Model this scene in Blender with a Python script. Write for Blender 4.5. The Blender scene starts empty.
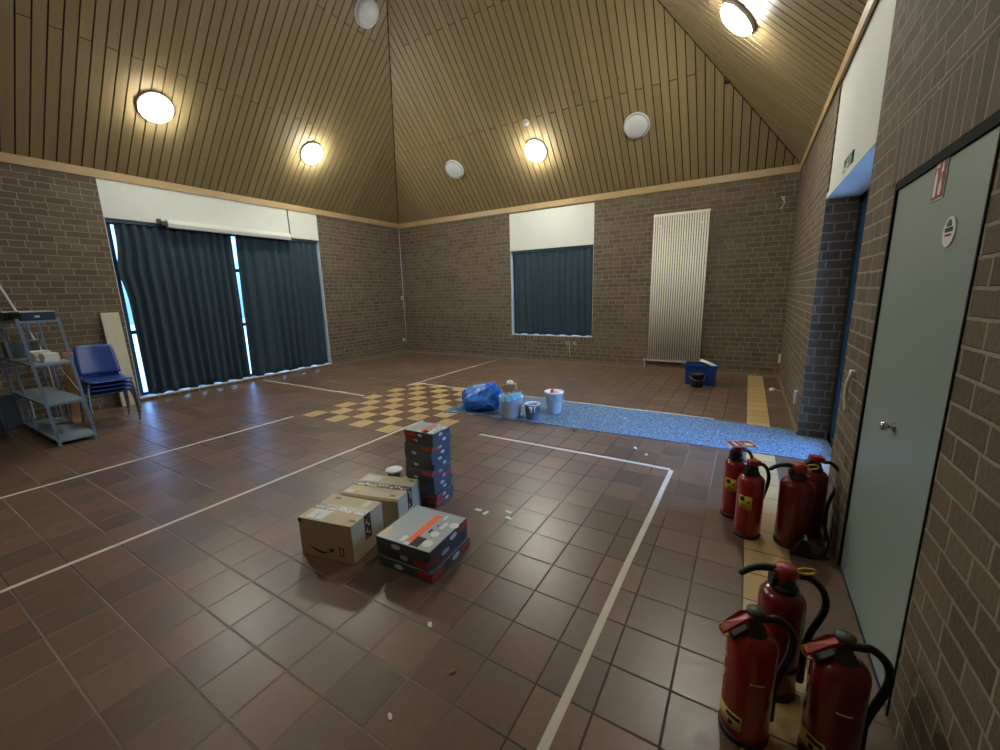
import bpy, bmesh, math, random
from mathutils import Vector, Matrix, noise
C = bpy.context.scene.collection
SC = bpy.context.scene
PI = math.pi
rnd = random.Random(7)

# ------------------------------------------------------------------ camera
YAW, PITCH, ROLL, FPX, EYE = 0.544969813, 0.19682431, -0.0252543785, 406.88, 1.55
_f = Vector((-math.sin(YAW)*math.cos(PITCH), math.cos(YAW)*math.cos(PITCH), -math.sin(PITCH)))
_r0 = Vector((math.cos(YAW), math.sin(YAW), 0)); _u0 = _r0.cross(_f)
_r = math.cos(ROLL)*_r0 + math.sin(ROLL)*_u0; _u = _r.cross(_f)
cam = bpy.data.objects.new('camera', bpy.data.cameras.new('camera')); C.objects.link(cam)
_m = Matrix((_r, _u, -_f)).transposed().to_4x4(); _m.translation = (0, 0, EYE)
cam.matrix_world = _m
cam.data.sensor_width = 36; cam.data.lens = FPX/1000*36; cam.data.clip_start = 0.02
SC.camera = cam

# ------------------------------------------------------------------ sky and exposure
W = bpy.data.worlds.new('sky'); SC.world = W; W.use_nodes = True
_bg = W.node_tree.nodes['Background']
_tc = W.node_tree.nodes.new('ShaderNodeTexCoord'); _sx = W.node_tree.nodes.new('ShaderNodeSeparateXYZ')
_rp = W.node_tree.nodes.new('ShaderNodeValToRGB'); _bg.inputs[1].default_value = 10.0      # pale horizon, strong blue overhead
W.node_tree.links.new(_tc.outputs['Generated'], _sx.inputs[0]); W.node_tree.links.new(_sx.outputs[2], _rp.inputs[0])
W.node_tree.links.new(_rp.outputs[0], _bg.inputs[0])
_rp.color_ramp.elements[0].position = .0; _rp.color_ramp.elements[0].color = (.034, .088, .16, 1)
_rp.color_ramp.elements[1].position = .45; _rp.color_ramp.elements[1].color = (.40, .80, 1.75, 1)
SC.view_settings.view_transform = 'Standard'; SC.view_settings.look = 'None'
SC.view_settings.exposure = 0.2; SC.view_settings.gamma = 1; SC.view_settings.use_curve_mapping = False
LAMP = 190.0                                          # emission strength of a lit ceiling lamp
LAMP_COL = (0.98, 0.96, 0.84)

# ------------------------------------------------------------------ room numbers
XL, XR, YB, YF = -8.2, 0.558, 8.47, -0.288
ZT = 3.44                                            # eaves
TX, TY, TP, TP2 = -0.612, 0.993, 0.2360, 0.2565          # tile grid; the rows of the far half are a little longer
def row(j): return TY+j*TP if j <= 7 else TY+7*TP+(j-7)*TP2

# ------------------------------------------------------------------ materials
def lin(c):
    return tuple(((v/255)/12.92 if v/255 <= .04045 else ((v/255+.055)/1.055)**2.4) for v in c) + (1,)
class NT:
    def __init__(s, name):
        s.m = bpy.data.materials.new(name); s.m.use_nodes = True
        s.t = s.m.node_tree; s.b = s.t.nodes['Principled BSDF']; s.out = s.t.nodes['Material Output']
    def n(s, kind, **kw):
        x = s.t.nodes.new(kind)
        for k, v in kw.items(): setattr(x, k, v)
        return x
    def l(s, a, b): s.t.links.new(a, b)
    def val(s, sock, v):
        if isinstance(v, (int, float)): sock.default_value = v
        elif isinstance(v, (tuple, list)): sock.default_value = v
        else: s.l(v, sock)
    def math(s, op, a, b=0.0, c=None):
        x = s.n('ShaderNodeMath', operation=op)
        s.val(x.inputs[0], a); s.val(x.inputs[1], b)
        if c is not None: s.val(x.inputs[2], c)
        return x.outputs[0]
    def mix(s, f, a, b):
        x = s.n('ShaderNodeMix', data_type='RGBA')
        s.val(x.inputs[0], f); s.val(x.inputs[6], a); s.val(x.inputs[7], b)
        return x.outputs[2]
    def scalehsv(s, col, v):
        x = s.n('ShaderNodeHueSaturation'); s.val(x.inputs['Color'], col); s.val(x.inputs['Value'], v)
        return x.outputs[0]
    def noise(s, scale, vec=None, detail=3, rough=.5):
        x = s.n('ShaderNodeTexNoise'); x.inputs['Scale'].default_value = scale
        x.inputs['Detail'].default_value = detail; x.inputs['Roughness'].default_value = rough
        if vec is not None: s.l(vec, x.inputs['Vector'])
        return x.outputs['Fac']
    def ramp(s, f, a, b):
        x = s.n('ShaderNodeMapRange'); s.val(x.inputs[0], f)
        x.inputs[1].default_value = a; x.inputs[2].default_value = b
        return x.outputs[0]
    def bump(s, h, strength, dist):
        x = s.n('ShaderNodeBump'); x.inputs['Strength'].default_value = strength
        x.inputs['Distance'].default_value = dist; s.l(h, x.inputs['Height']); s.l(x.outputs[0], s.b.inputs['Normal'])
def mat(name, rgb, rough=.5, metal=0.0, var=.10, scale=14, spec=.5, bump=0.0, bdist=.002, bscale=60, coat=0):
    k = NT(name); c = lin(rgb)
    tc = k.n('ShaderNodeTexCoord').outputs['Object']
    f = k.noise(scale, tc)
    col = k.scalehsv(c, k.math('MULTIPLY_ADD', f, 2*var, 1-var))
    k.l(col, k.b.inputs['Base Color'])
    k.b.inputs['Roughness'].default_value = rough; k.b.inputs['Metallic'].default_value = metal
    k.b.inputs['Specular IOR Level'].default_value = spec; k.b.inputs['Coat Weight'].default_value = coat
    if bump: k.bump(k.noise(bscale, tc, 2), bump, bdist)
    return k.m
def brick_mat(name, soldier=None):
    k = NT(name)
    g = k.n('ShaderNodeNewGeometry'); sp = k.n('ShaderNodeSeparateXYZ'); k.l(g.outputs['Position'], sp.inputs[0])
    sn = k.n('ShaderNodeSeparateXYZ'); k.l(g.outputs['True Normal'], sn.inputs[0])
    side = k.math('GREATER_THAN', k.math('ABSOLUTE', sn.outputs[0]), .5)
    u = k.math('ADD', k.math('MULTIPLY', sp.outputs[1], side), k.math('MULTIPLY', sp.outputs[0], k.math('SUBTRACT', 1, side)))
    v = sp.outputs[2]
    cb = k.n('ShaderNodeCombineXYZ')
    if soldier: k.l(k.math('SUBTRACT', v, soldier[0]), cb.inputs[0]); k.l(u, cb.inputs[1])
    else: k.l(u, cb.inputs[0]); k.l(v, cb.inputs[1])
    wv = k.n('ShaderNodeTexNoise'); wv.inputs['Scale'].default_value = 9; wv.inputs['Detail'].default_value = 2; k.l(g.outputs['Position'], wv.inputs['Vector'])
    ws = k.n('ShaderNodeVectorMath', operation='MULTIPLY_ADD'); k.l(wv.outputs['Color'], ws.inputs[0]); ws.inputs[1].default_value = (.012, .012, 0); k.l(cb.outputs[0], ws.inputs[2])
    br = k.n('ShaderNodeTexBrick'); k.l(ws.outputs[0], br.inputs['Vector'])
    br.inputs['Scale'].default_value = 1; br.inputs['Brick Width'].default_value = soldier[1] if soldier else .25
    br.inputs['Row Height'].default_value = .0855; br.inputs['Mortar Size'].default_value = .0075
    br.inputs['Mortar Smooth'].default_value = .3
    br.offset = 0 if soldier else .5
    if not soldier: br.squash = .58; br.squash_frequency = 3
    br.inputs['Color1'].default_value = (0, 0, 0, 1); br.inputs['Color2'].default_value = (1, 1, 1, 1)
    br.inputs['Mortar'].default_value = (.5, .5, .5, 1)
    n1 = k.noise(2.2, g.outputs['Position'], 3); n2 = k.noise(45, g.outputs['Position'], 3)
    t = k.math('ADD', k.math('MULTIPLY', br.outputs['Color'], .62), k.math('MULTIPLY', n2, .38))
    c = k.mix(t, lin((80, 69, 54)), lin((114, 100, 81)))
    c = k.scalehsv(c, k.math('MULTIPLY_ADD', n1, .5, .75))
    mo = k.mix(k.noise(9, g.outputs['Position'], 2), lin((126, 116, 100)), lin((150, 140, 124)))
    k.l(k.mix(br.outputs['Fac'], c, mo), k.b.inputs['Base Color'])
    k.b.inputs['Roughness'].default_value = .82; k.b.inputs['Specular IOR Level'].default_value = .3
    h = k.math('ADD', k.math('SUBTRACT', 1, br.outputs['Fac']), k.math('MULTIPLY', n2, .35))
    k.bump(h, 1.0, .014)
    return k.m
def tile_mat(name, ca, cb_, var=.16):
    k = NT(name)
    g = k.n('ShaderNodeNewGeometry'); sp = k.n('ShaderNodeSeparateXYZ'); k.l(g.outputs['Position'], sp.inputs[0])
    a = k.math('DIVIDE', k.math('SUBTRACT', sp.outputs[0], TX), TP); b = k.math('MINIMUM', k.math('DIVIDE', k.math('SUBTRACT', sp.outputs[1], TY), TP), k.math('ADD', k.math('DIVIDE', k.math('SUBTRACT', sp.outputs[1], TY+7*TP), TP2), 7))
    ia = k.math('FLOOR', a); ib = k.math('FLOOR', b)
    fa = k.math('ABSOLUTE', k.math('SUBTRACT', k.math('FRACT', a), .5)); fb = k.math('ABSOLUTE', k.math('SUBTRACT', k.math('FRACT', b), .5))
    edge = k.math('MAXIMUM', fa, fb)
    wob = k.math('MULTIPLY_ADD', k.noise(30, g.outputs['Position'], 2), .014, -.007)
    gr = k.ramp(k.math('ADD', edge, wob), .478, .487)
    iv = k.n('ShaderNodeCombineXYZ'); k.l(ia, iv.inputs[0]); k.l(ib, iv.inputs[1])
    wn = k.n('ShaderNodeTexWhiteNoise', noise_dimensions='2D'); k.l(iv.outputs[0], wn.inputs['Vector'])
    n1 = k.noise(1.1, g.outputs['Position'], 4, .6); n2 = k.noise(26, g.outputs['Position'], 4, .6)
    c = k.mix(wn.outputs['Value'], lin(ca), lin(cb_))
    c = k.mix(k.math('MULTIPLY', k.ramp(wn.outputs['Color'], .55, 1.0), .5), c, lin((118, 80, 60)) if ca[0] < 120 else lin(cb_))
    v = k.math('ADD', k.math('MULTIPLY', n1, .5), k.math('MULTIPLY', n2, .4))
    c = k.scalehsv(c, k.math('ADD', v, .55))
    dust = k.ramp(k.noise(3.5, g.outputs['Position'], 6, .7), .60, .78)
    c = k.mix(k.math('MULTIPLY', dust, .22), c, lin((150, 138, 122)))
    go = k.mix(k.ramp(k.noise(.45, g.outputs['Position'], 2), .46, .56), lin((50, 45, 34)), lin((112, 102, 90)))
    k.l(k.mix(gr, c, go), k.b.inputs['Base Color'])
    k.l(k.math('ADD', k.math('MULTIPLY', gr, .35), k.math('MULTIPLY_ADD', n2, .25, .22)), k.b.inputs['Roughness'])
    k.b.inputs['Specular IOR Level'].default_value = .5
    h = k.math('ADD', k.math('MULTIPLY', gr, -1), k.math('MULTIPLY', n2, .12))
    k.bump(h, .5, .004)
    return k.m
def board_mat(name):
    k = NT(name)
    g = k.n('ShaderNodeNewGeometry'); ri = g.outputs['Random Per Island']
    tc = k.n('ShaderNodeTexCoord').outputs['UV']
    mp = k.n('ShaderNodeMapping'); mp.inputs['Scale'].default_value = (28, 1.6, 1); k.l(tc, mp.inputs[0])
    n1 = k.noise(1.0, mp.outputs[0], 5, .6)
    vo = k.n('ShaderNodeTexVoronoi'); vo.inputs['Scale'].default_value = 2.6; k.l(tc, vo.inputs['Vector'])
    knot = k.ramp(vo.outputs['Distance'], .05, .03)
    t = k.math('ADD', k.math('MULTIPLY', n1, .68), k.math('MULTIPLY', ri, .32))
    c = k.mix(t, lin((122, 106, 74)), lin((158, 138, 100)))
    c = k.mix(k.math('MULTIPLY', knot, .5), c, lin((58, 44, 28)))
    k.l(c, k.b.inputs['Base Color'])
    k.b.inputs['Roughness'].default_value = .5; k.b.inputs['Specular IOR Level'].default_value = .4
    k.bump(n1, .12, .003)
    return k.m
def carpet_mat(name):
    k = NT(name)
    p = k.n('ShaderNodeNewGeometry').outputs['Position']
    n = k.noise(70, p, 4, .75); n2 = k.noise(14, p, 3)
    vo = k.n('ShaderNodeTexVoronoi'); vo.inputs['Scale'].default_value = 42; k.l(p, vo.inputs['Vector'])
    t = k.ramp(k.math('ADD', n, k.math('MULTIPLY_ADD', vo.outputs['Distance'], .4, -.2)), .3, .7)
    c = k.mix(t, lin((50, 74, 98)), lin((128, 150, 170)))
    c = k.scalehsv(c, k.math('MULTIPLY_ADD', n2, .4, .8))
    k.l(c, k.b.inputs['Base Color']); k.b.inputs['Roughness'].default_value = .95
    k.b.inputs['Specular IOR Level'].default_value = .1
    k.bump(n, .8, .006)
    return k.m
def emit_mat(name, col, s):
    k = NT(name); k.b.inputs['Base Color'].default_value = (.9, .9, .9, 1)
    k.b.inputs['Emission Color'].default_value = col + (1,); k.b.inputs['Emission Strength'].default_value = s
    return k.m
def pane_mat(name):
    k = NT(name)
    tr = k.n('ShaderNodeBsdfTransparent'); gl = k.n('ShaderNodeBsdfGlossy'); gl.inputs['Roughness'].default_value = .02
    tr.inputs[0].default_value = (.92, .97, 1, 1)
    fr = k.n('ShaderNodeFresnel'); fr.inputs[0].default_value = 1.3
    mx = k.n('ShaderNodeMixShader'); k.l(fr.outputs[0], mx.inputs[0]); k.l(tr.outputs[0], mx.inputs[1]); k.l(gl.outputs[0], mx.inputs[2])
    k.l(mx.outputs[0], k.out.inputs['Surface'])
    return k.m

M = dict(
    brick=brick_mat('brown brick'), soldier=brick_mat('upright brick', (2.013, .266)), rowlock=brick_mat('sill brick', (.474, .118)),
    tile=tile_mat('brown quarry tile', (88, 72, 60), (112, 89, 73)), ytile=tile_mat('yellow quarry tile', (172, 145, 98), (190, 162, 112)),
    board=board_mat('ceiling boards'), backing=mat('ceiling gap', (14, 12, 9), .95),
    trimwood=mat('pine batten', (168, 142, 98), .5, scale=8), plaster=mat('white panel', (205, 208, 200), .7, var=.05, scale=3, bump=.15),
    curtain=mat('dark blue curtain cloth', (54, 70, 80), .9, scale=30, spec=.15, bump=.3, bscale=400, bdist=.001),
    framepaint=mat('teal window paint', (28, 62, 84), .45), pane=pane_mat('window glass'),
    lampglass=mat('opal lamp glass', (202, 206, 206), .3, var=.03), lamprim=mat('white lamp rim', (232, 230, 224), .4, var=.03),
    lamplit=emit_mat('lit lamp', LAMP_COL, LAMP), lampfill=emit_mat('fill lamp glow', LAMP_COL, LAMP*.38), lampdim=emit_mat('weaker lit lamp', LAMP_COL, LAMP*.55),  # the weakest one is for an added, unseen fill lamp
    door=mat('grey door paint', (132, 146, 138), .42, var=.12, scale=120, bump=.15, bscale=220, bdist=.001), doorframe=mat('dark door frame', (18, 22, 23), .85, spec=.15),
    carpet=carpet_mat('blue grey carpet'), tape=mat('white floor tape', (196, 190, 174), .6, var=.14, scale=9),
    radiator=mat('cream radiator', (240, 237, 222), .35, var=.03), white=mat('white plastic', (208, 210, 208), .45, var=.05),
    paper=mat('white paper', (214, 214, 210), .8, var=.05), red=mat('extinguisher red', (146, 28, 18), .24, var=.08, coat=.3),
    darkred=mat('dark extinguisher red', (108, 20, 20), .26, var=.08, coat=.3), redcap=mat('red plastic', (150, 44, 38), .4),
    black=mat('black rubber', (22, 23, 25), .5), olive=mat('dark valve', (46, 52, 44), .45), yellow=mat('yellow label', (214, 186, 44), .5, var=.05),
    paleyellow=mat('pale yellow label', (204, 184, 104), .5, var=.05), ink=mat('black ink', (24, 24, 22), .7), brass=mat('brass', (190, 150, 60), .3, 1.0),
    ochre=mat('ochre pull ring', (196, 150, 44), .4), cardboard=mat('brown cardboard', (192, 178, 146), .8, var=.07, scale=10),
    tapeblack=mat('dark parcel tape', (44, 38, 36), .35), tapeorange=mat('orange print', (214, 96, 44), .5), tapewhite=mat('pale print', (216, 200, 178), .5),
    packtop=mat('grey printed pack', (158, 166, 166), .4, var=.12, scale=5), packside=mat('dark blue pack side', (74, 82, 90), .45, var=.1),
    packred=mat('red pack print', (176, 66, 54), .45), orange=mat('orange pack print', (232, 98, 42), .45),
    bag=mat('blue plastic bag', (40, 108, 196), .28, var=.1), clothblue=mat('light blue cloth', (112, 176, 206), .8, bump=.4), bucketwhite=mat('white bucket', (226, 230, 230), .4, var=.06),
    greytub=mat('cloudy grey tub', (118, 132, 140), .3, var=.2), rag=mat('grey rag', (176, 164, 148), .9, var=.2, bump=.5), brown=mat('brown scrap', (110, 78, 50), .8),
    crate=mat('blue crate', (22, 60, 128), .4), blackbucket=mat('black bucket', (26, 30, 34), .5), redthing=mat('red cap', (190, 30, 30), .4),
    steel=mat('galvanised steel', (122, 136, 146), .45, .4), shelfboard=mat('grey shelf', (124, 140, 150), .55, .25, var=.12), chrome=mat('chrome tube', (190, 196, 204), .18, 1.0),
    blueplastic=mat('blue chair shell', (32, 62, 130), .35), beige=mat('beige board', (196, 190, 164), .6), tan=mat('tan board', (176, 134, 84), .7),
    device=mat('black device', (20, 22, 26), .4), palegrey=mat('pale grey', (178, 184, 188), .5), greengrey=mat('green grey case', (74, 84, 80), .6),
    signred=mat('sign red', (140, 22, 26), .4), signgreen=mat('sign green', (36, 92, 52), .4), lime=mat('pale green sticker', (190, 214, 160), .6),
    leaf=mat('dry leaf', (132, 92, 40), .8), grass=mat('grass', (70, 92, 50), .9), hedge=mat('hedge', (44, 74, 50), .9, var=.4, scale=6), darkgreen=mat('dark green print', (20, 60, 54), .5),
    darkframe=mat('dark teal door paint', (18, 34, 38), .7, spec=.2), faint=mat('faint brown print', (128, 108, 78), .8), slab=mat('pale paving', (150, 150, 146), .9), sill=mat('pale sill', (200, 198, 190), .7), skirting=mat('skirting tile', (128, 108, 90), .6),
)

# ------------------------------------------------------------------ geometry helpers
def V(*a): return Vector(a)
class MB:
    def __init__(s): s.bm = bmesh.new(); s.uv = None
    def box(s, a, b, mtx=None, mi=0):
        x0, y0, z0 = a; x1, y1, z1 = b
        vs = [V(x, y, z) for z in (z0, z1) for y in (y0, y1) for x in (x0, x1)]
        if mtx: vs = [mtx @ v for v in vs]
        v = [s.bm.verts.new(p) for p in vs]
        for q in ((0, 2, 3, 1), (4, 5, 7, 6), (0, 1, 5, 4), (2, 6, 7, 3), (0, 4, 6, 2), (1, 3, 7, 5)):
            f = s.bm.faces.new([v[i] for i in q]); f.material_index = mi
        return s
    def prism(s, poly, d, mi=0):
        """poly: list of 3-D points; extruded by vector d"""
        a = [s.bm.verts.new(Vector(p)) for p in poly]; b = [s.bm.verts.new(Vector(p)+Vector(d)) for p in poly]
        n = len(a)
        fs = [s.bm.faces.new(a), s.bm.faces.new(b[::-1])]
        for i in range(n): fs.append(s.bm.faces.new([a[i], b[i], b[(i+1) % n], a[(i+1) % n]]))
        for f in fs: f.material_index = mi
        return s
    def lathe(s, prof, seg=24, c=(0, 0, 0), mtx=None, cap=True):
        rings = []
        for r, z in prof:
            ring = []
            for i in range(seg):
                p = V(r*math.cos(2*PI*i/seg), r*math.sin(2*PI*i/seg), z)
                p = (mtx @ p) if mtx else p
                ring.append(s.bm.verts.new(p+Vector(c)))
            rings.append(ring)
        for a, b in zip(rings, rings[1:]):
            for i in range(seg):
                f = s.bm.faces.new([a[i], a[(i+1) % seg], b[(i+1) % seg], b[i]]); f.smooth = True
        if cap:
            s.bm.faces.new(rings[0][::-1]); s.bm.faces.new(rings[-1])
        return s
    def tube(s, pts, r, seg=10, closed=False):
        pts = [Vector(p) for p in pts]; rings = []; up = None
        rr = r if isinstance(r, (list, tuple)) else [r]*len(pts)
        n = len(pts)
        for i, p in enumerate(pts):
            if closed: t = pts[(i+1) % n]-pts[i-1]
            else: t = pts[min(i+1, n-1)]-pts[max(i-1, 0)]
            t.normalize()
            if up is None: up = t.orthogonal().normalized()
            up = (up - t*up.dot(t)).normalized(); w = t.cross(up)
            rings.append([s.bm.verts.new(p+rr[i]*(math.cos(2*PI*j/seg)*up+math.sin(2*PI*j/seg)*w)) for j in range(seg)])
        pairs = list(zip(rings, rings[1:]))
        for a, b in pairs:
            for j in range(seg):
                f = s.bm.faces.new([a[j], a[(j+1) % seg], b[(j+1) % seg], b[j]]); f.smooth = True
        if closed:
            a, b = rings[-1], rings[0]
            # nearest start so that the ring closes cleanly
            k = min(range(seg), key=lambda k: (a[0].co-b[k].co).length)
            for j in range(seg): s.bm.faces.new([a[j], a[(j+1) % seg], b[(j+1+k) % seg], b[(j+k) % seg]])
        else:
            s.bm.faces.new(rings[0][::-1]); s.bm.faces.new(rings[-1])
        return s
    def disc(s, c, r, nrm, th=.001, seg=20, sx=1.0):
        nrm = Vector(nrm).normalized(); a = nrm.orthogonal().normalized(); b = nrm.cross(a)
        s.prism([Vector(c)+r*(sx*math.cos(2*PI*i/seg)*a+math.sin(2*PI*i/seg)*b) for i in range(seg)], nrm*th); return s
    def build(s, name, mats, parent=None, bevel=0, bseg=2, split=False):
        if split:                         # every loose piece becomes an object of its own
            left = set(s.bm.faces); last = None
            while left:
                todo = [left.pop()]; isl = set(todo)
                while todo:
                    for e in todo.pop().edges:
                        for g in e.link_faces:
                            if g in left: left.discard(g); isl.add(g); todo.append(g)
                p = MB(); vm = {}
                for f in isl:
                    q = p.bm.faces.new([vm.get(v) or vm.setdefault(v, p.bm.verts.new(v.co)) for v in f.verts])
                    q.smooth = f.smooth; q.material_index = f.material_index
                last = p.build(name, mats, parent, bevel, bseg)
            s.bm.free(); return last
        bmesh.ops.recalc_face_normals(s.bm, faces=s.bm.faces[:])
        me = bpy.data.meshes.new(name); s.bm.to_mesh(me); s.bm.free()
        for m in (mats if isinstance(mats, (list, tuple)) else [mats]): me.materials.append(m)
        o = bpy.data.objects.new(name, me); C.objects.link(o)
        if parent is not None: o.parent = parent
        if bevel:
            b = o.modifiers.new('bevel', 'BEVEL'); b.width = bevel; b.segments = bseg; b.limit_method = 'ANGLE'; b.angle_limit = .7
        return o
def smooth_path(pts, n=6):
    P = [Vector(p) for p in pts]; P = [2*P[0]-P[1]]+P+[2*P[-1]-P[-2]]; out = []
    for i in range(1, len(P)-2):
        for j in range(n):
            t = j/n; a, b, c, d = P[i-1], P[i], P[i+1], P[i+2]
            out.append(.5*((2*b)+(c-a)*t+(2*a-5*b+4*c-d)*t*t+(3*b-a-3*c+d)*t**3))
    return out+[P[-2]]
def struct(o): o['kind'] = 'structure'; return o
def tag(o, label, cat, group=None):
    o['label'] = label; o['category'] = cat
    if group: o['group'] = group
    return o
def empty(name, loc, rz, label, cat, group=None):
    o = bpy.data.objects.new(name, None); C.objects.link(o); o.empty_display_size = .1
    o.location = loc; o.rotation_euler = (0, 0, rz); return tag(o, label, cat, group)
def copy_tree(o, parent=None):
    c = o.copy(); C.objects.link(c)
    if parent: c.parent = parent
    for ch in list(o.children): copy_tree(ch, c)
    return c
def place(o, loc, rz=0): o.location = loc; o.rotation_euler = (0, 0, rz); return o

# ------------------------------------------------------------------ floor
fb = MB()
i0, i1 = math.floor((XL-TX)/TP), math.ceil((XR-TX)/TP); j0, j1 = math.floor((YF-TY)/TP), math.ceil((YB-TY)/TP)
for i in range(i0, i1):
    for j in range(j0, j1):
        x0, x1 = max(XL, TX+i*TP), min(XR, TX+(i+1)*TP); y0, y1 = max(YF, row(j)), min(YB, row(j+1))
        if y1 <= y0: continue
        f = fb.bm.faces.new([fb.bm.verts.new(p) for p in ((x0, y0, 0), (x1, y0, 0), (x1, y1, 0), (x0, y1, 0))])
        checker = -19 <= i <= -11 and 9 <= j <= 17 and (i+j) % 2 == 0
        f.material_index = 1 if (checker or i == 3) else 0
bmesh.ops.remove_doubles(fb.bm, verts=fb.bm.verts[:], dist=.0005)
struct(fb.build('floor', [M['tile'], M['ytile']]))

# ------------------------------------------------------------------ walls
T = .32
def wall(name, boxes, m=None):
    b = MB()
    for a in boxes: b.box(*a)
    return struct(b.build(name, m or M['brick']))
LW0, LW1, LWZ0, LWZ1, LWP = 2.43, 5.985, .045, 3.335, 2.795         # left window opening and its white panel
wall('wall_left', [((XL-T, YF-T, 0), (XL, LW0, ZT)), ((XL-T, LW1, 0), (XL, YB+T, ZT)), ((XL-T, LW0, 0), (XL, LW1, LWZ0)), ((XL-T, LW0, LWZ1), (XL, LW1, ZT))])
BW0, BW1, BWZ0, BWZ1, BWP = -4.78, -2.805, .585, 3.305, 2.50
wall('wall_back', [((XL, YB, 0), (BW0, YB+T, ZT)), ((BW1, YB, 0), (XR+T, YB+T, ZT)), ((BW0, YB, 0), (BW1, YB+T, BWZ0)), ((BW0, YB, BWZ1), (BW1, YB+T, ZT))])
PY0, PY1, PZ = 3.315, 5.12, 2.353                                       # passage in the right wall
DY0, DY1, DZ = 1.750, 2.735, 2.012                                      # grey door
wall('wall_right', [((XR, YF-T, 0), (XR+T, DY0, ZT)), ((XR, DY1, 0), (XR+T, PY0, ZT)), ((XR, PY1, 0), (XR+T, YB, ZT)), ((XR, DY0, DZ), (XR+T, DY1, ZT)),
                    ((XR+T, PY0-.3, 0), (XR+T+.001, PY0, 2.7)), ((XR+T, PY1, 0), (XR+T+.001, PY1+.3, 2.7))])
wall('light_block_behind_door', [((XR+.05, DY0-.01, 0), (XR+T, DY1+.01, DZ+.01))])  # added block behind the door leaf, keeps outside light from leaking in
wall('wall_front', [((XL, YF-T, 0), (XR, YF, ZT))])
# upright brick courses over the door and under the small window
struct(MB().box((XR-.003, DY0-.12, DZ+.005), (XR+.02, DY1+.12, DZ+.262)).build('trim_1', M['soldier']))
struct(MB().box((BW0-.02, YB-.004, BWZ0-.11), (BW1+.02, YB+.02, BWZ0-.001)).build('trim_2', M['rowlock']))

# ------------------------------------------------------------------ boarded pyramid ceiling
Wd = XR-XL; GAP, PITCHB = .015, .1232
def ceiling(name, O, es, eu):
    """O: eaves corner, es: along the eaves, eu: up the slope (unit in plan, rises 1:1)"""
    O, es, eu = Vector(O), Vector(es), Vector(eu); nrm = es.cross(eu).normalized()
    if nrm.z < 0: nrm = -nrm
    mb = MB(); uvl = mb.bm.loops.layers.uv.new('UVMap')
    nb = round(Wd/PITCHB); p = Wd/nb
    def piece(s0, s1, ua0, ua1, ub0, ub1):
        lo = [O+es*s0+eu*ua0, O+es*s1+eu*ub0, O+es*s1+eu*ub1, O+es*s0+eu*ua1]
        uv = [(s0, ua0), (s1, ub0), (s1, ub1), (s0, ua1)]
        a = [mb.bm.verts.new(q) for q in lo]; b = [mb.bm.verts.new(q+nrm*.02) for q in lo]
        off = rnd.random()*7
        f = mb.bm.faces.new(a)
        for l, q in zip(f.loops, uv): l[uvl].uv = (q[0]+off, q[1]+off)
        for i in range(4): mb.bm.faces.new([a[i], b[i], b[(i+1) % 4], a[(i+1) % 4]])
    H = .012
    for i in range(nb):
        s0, s1 = i*p+GAP/2, (i+1)*p-GAP/2
        ta, tb = min(s0, Wd-s0)-H, min(s1, Wd-s1)-H
        if i == nb//2 and nb % 2: ta = tb = min(ta, tb)
        rows = [1.20, 2.375] if i % 2 == 0 else [3.45]
        cuts = [0]+[r for r in rows if r < min(ta, tb)-.1]
        for q, c in enumerate(cuts):
            last = q == len(cuts)-1
            e0, e1 = (ta, tb) if last else (cuts[q+1]-.004, cuts[q+1]-.004)
            c0 = c+(.004 if q else 0)
            if min(e0, e1) > c0+.01: piece(s0, s1, c0, e0, c0, e1)
            elif max(e0, e1) > .02 and not q: piece(s0, s1, 0, max(e0, .005), 0, max(e1, .005))
    return mb, O, es, eu, nrm
def slope(name, O, es, eu):
    mb, O, es, eu, nrm = ceiling(name, O, es, eu)
    e = .35                              # the dark backing meets its neighbours on the hips and runs over the wall tops
    for dz in (.03, .12):
        bk = [O-eu*e-es*e, O+es*(Wd+e)-eu*e, O+es*Wd/2+eu*Wd/2]
        f = mb.bm.faces.new([mb.bm.verts.new(q+V(0, 0, dz)) for q in bk]); f.material_index = 1
    me_o = mb.build(name, [M['board'], M['backing']]); return struct(me_o)
slope('ceiling_left', (XL, YF, ZT), (0, 1, 0), (1, 0, 1))
slope('ceiling_back', (XL, YB, ZT), (1, 0, 0), (0, -1, 1))
slope('ceiling_right', (XR, YF, ZT), (0, 1, 0), (-1, 0, 1))
slope('ceiling_front', (XL, YF, ZT), (1, 0, 0), (0, 1, 1))
# pine batten along the eaves
for n, a, b in ((3, (XL, YF, 3.335), (XL+.022, YB, ZT+.01)), (4, (XL, YB-.022, 3.335), (XR, YB, ZT+.01)), (5, (XR-.022, YF, 3.335), (XR, YB, ZT+.01)), (6, (XL, YF, 3.335), (XR, YF+.022, ZT+.01))):
    struct(MB().box(a, b).build('trim_%d' % n, M['trimwood']))
# skirting
for nm, a, b in (('left', (XL, LW1, 0), (XL+.012, YB, .045)), ('back', (XL, YB-.012, 0), (XR, YB, .045)), ('right', (XR-.012, PY1, 0), (XR, YB, .045))):
    struct(MB().box(a, b).build('baseboard_'+nm, M['skirting']))

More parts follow.
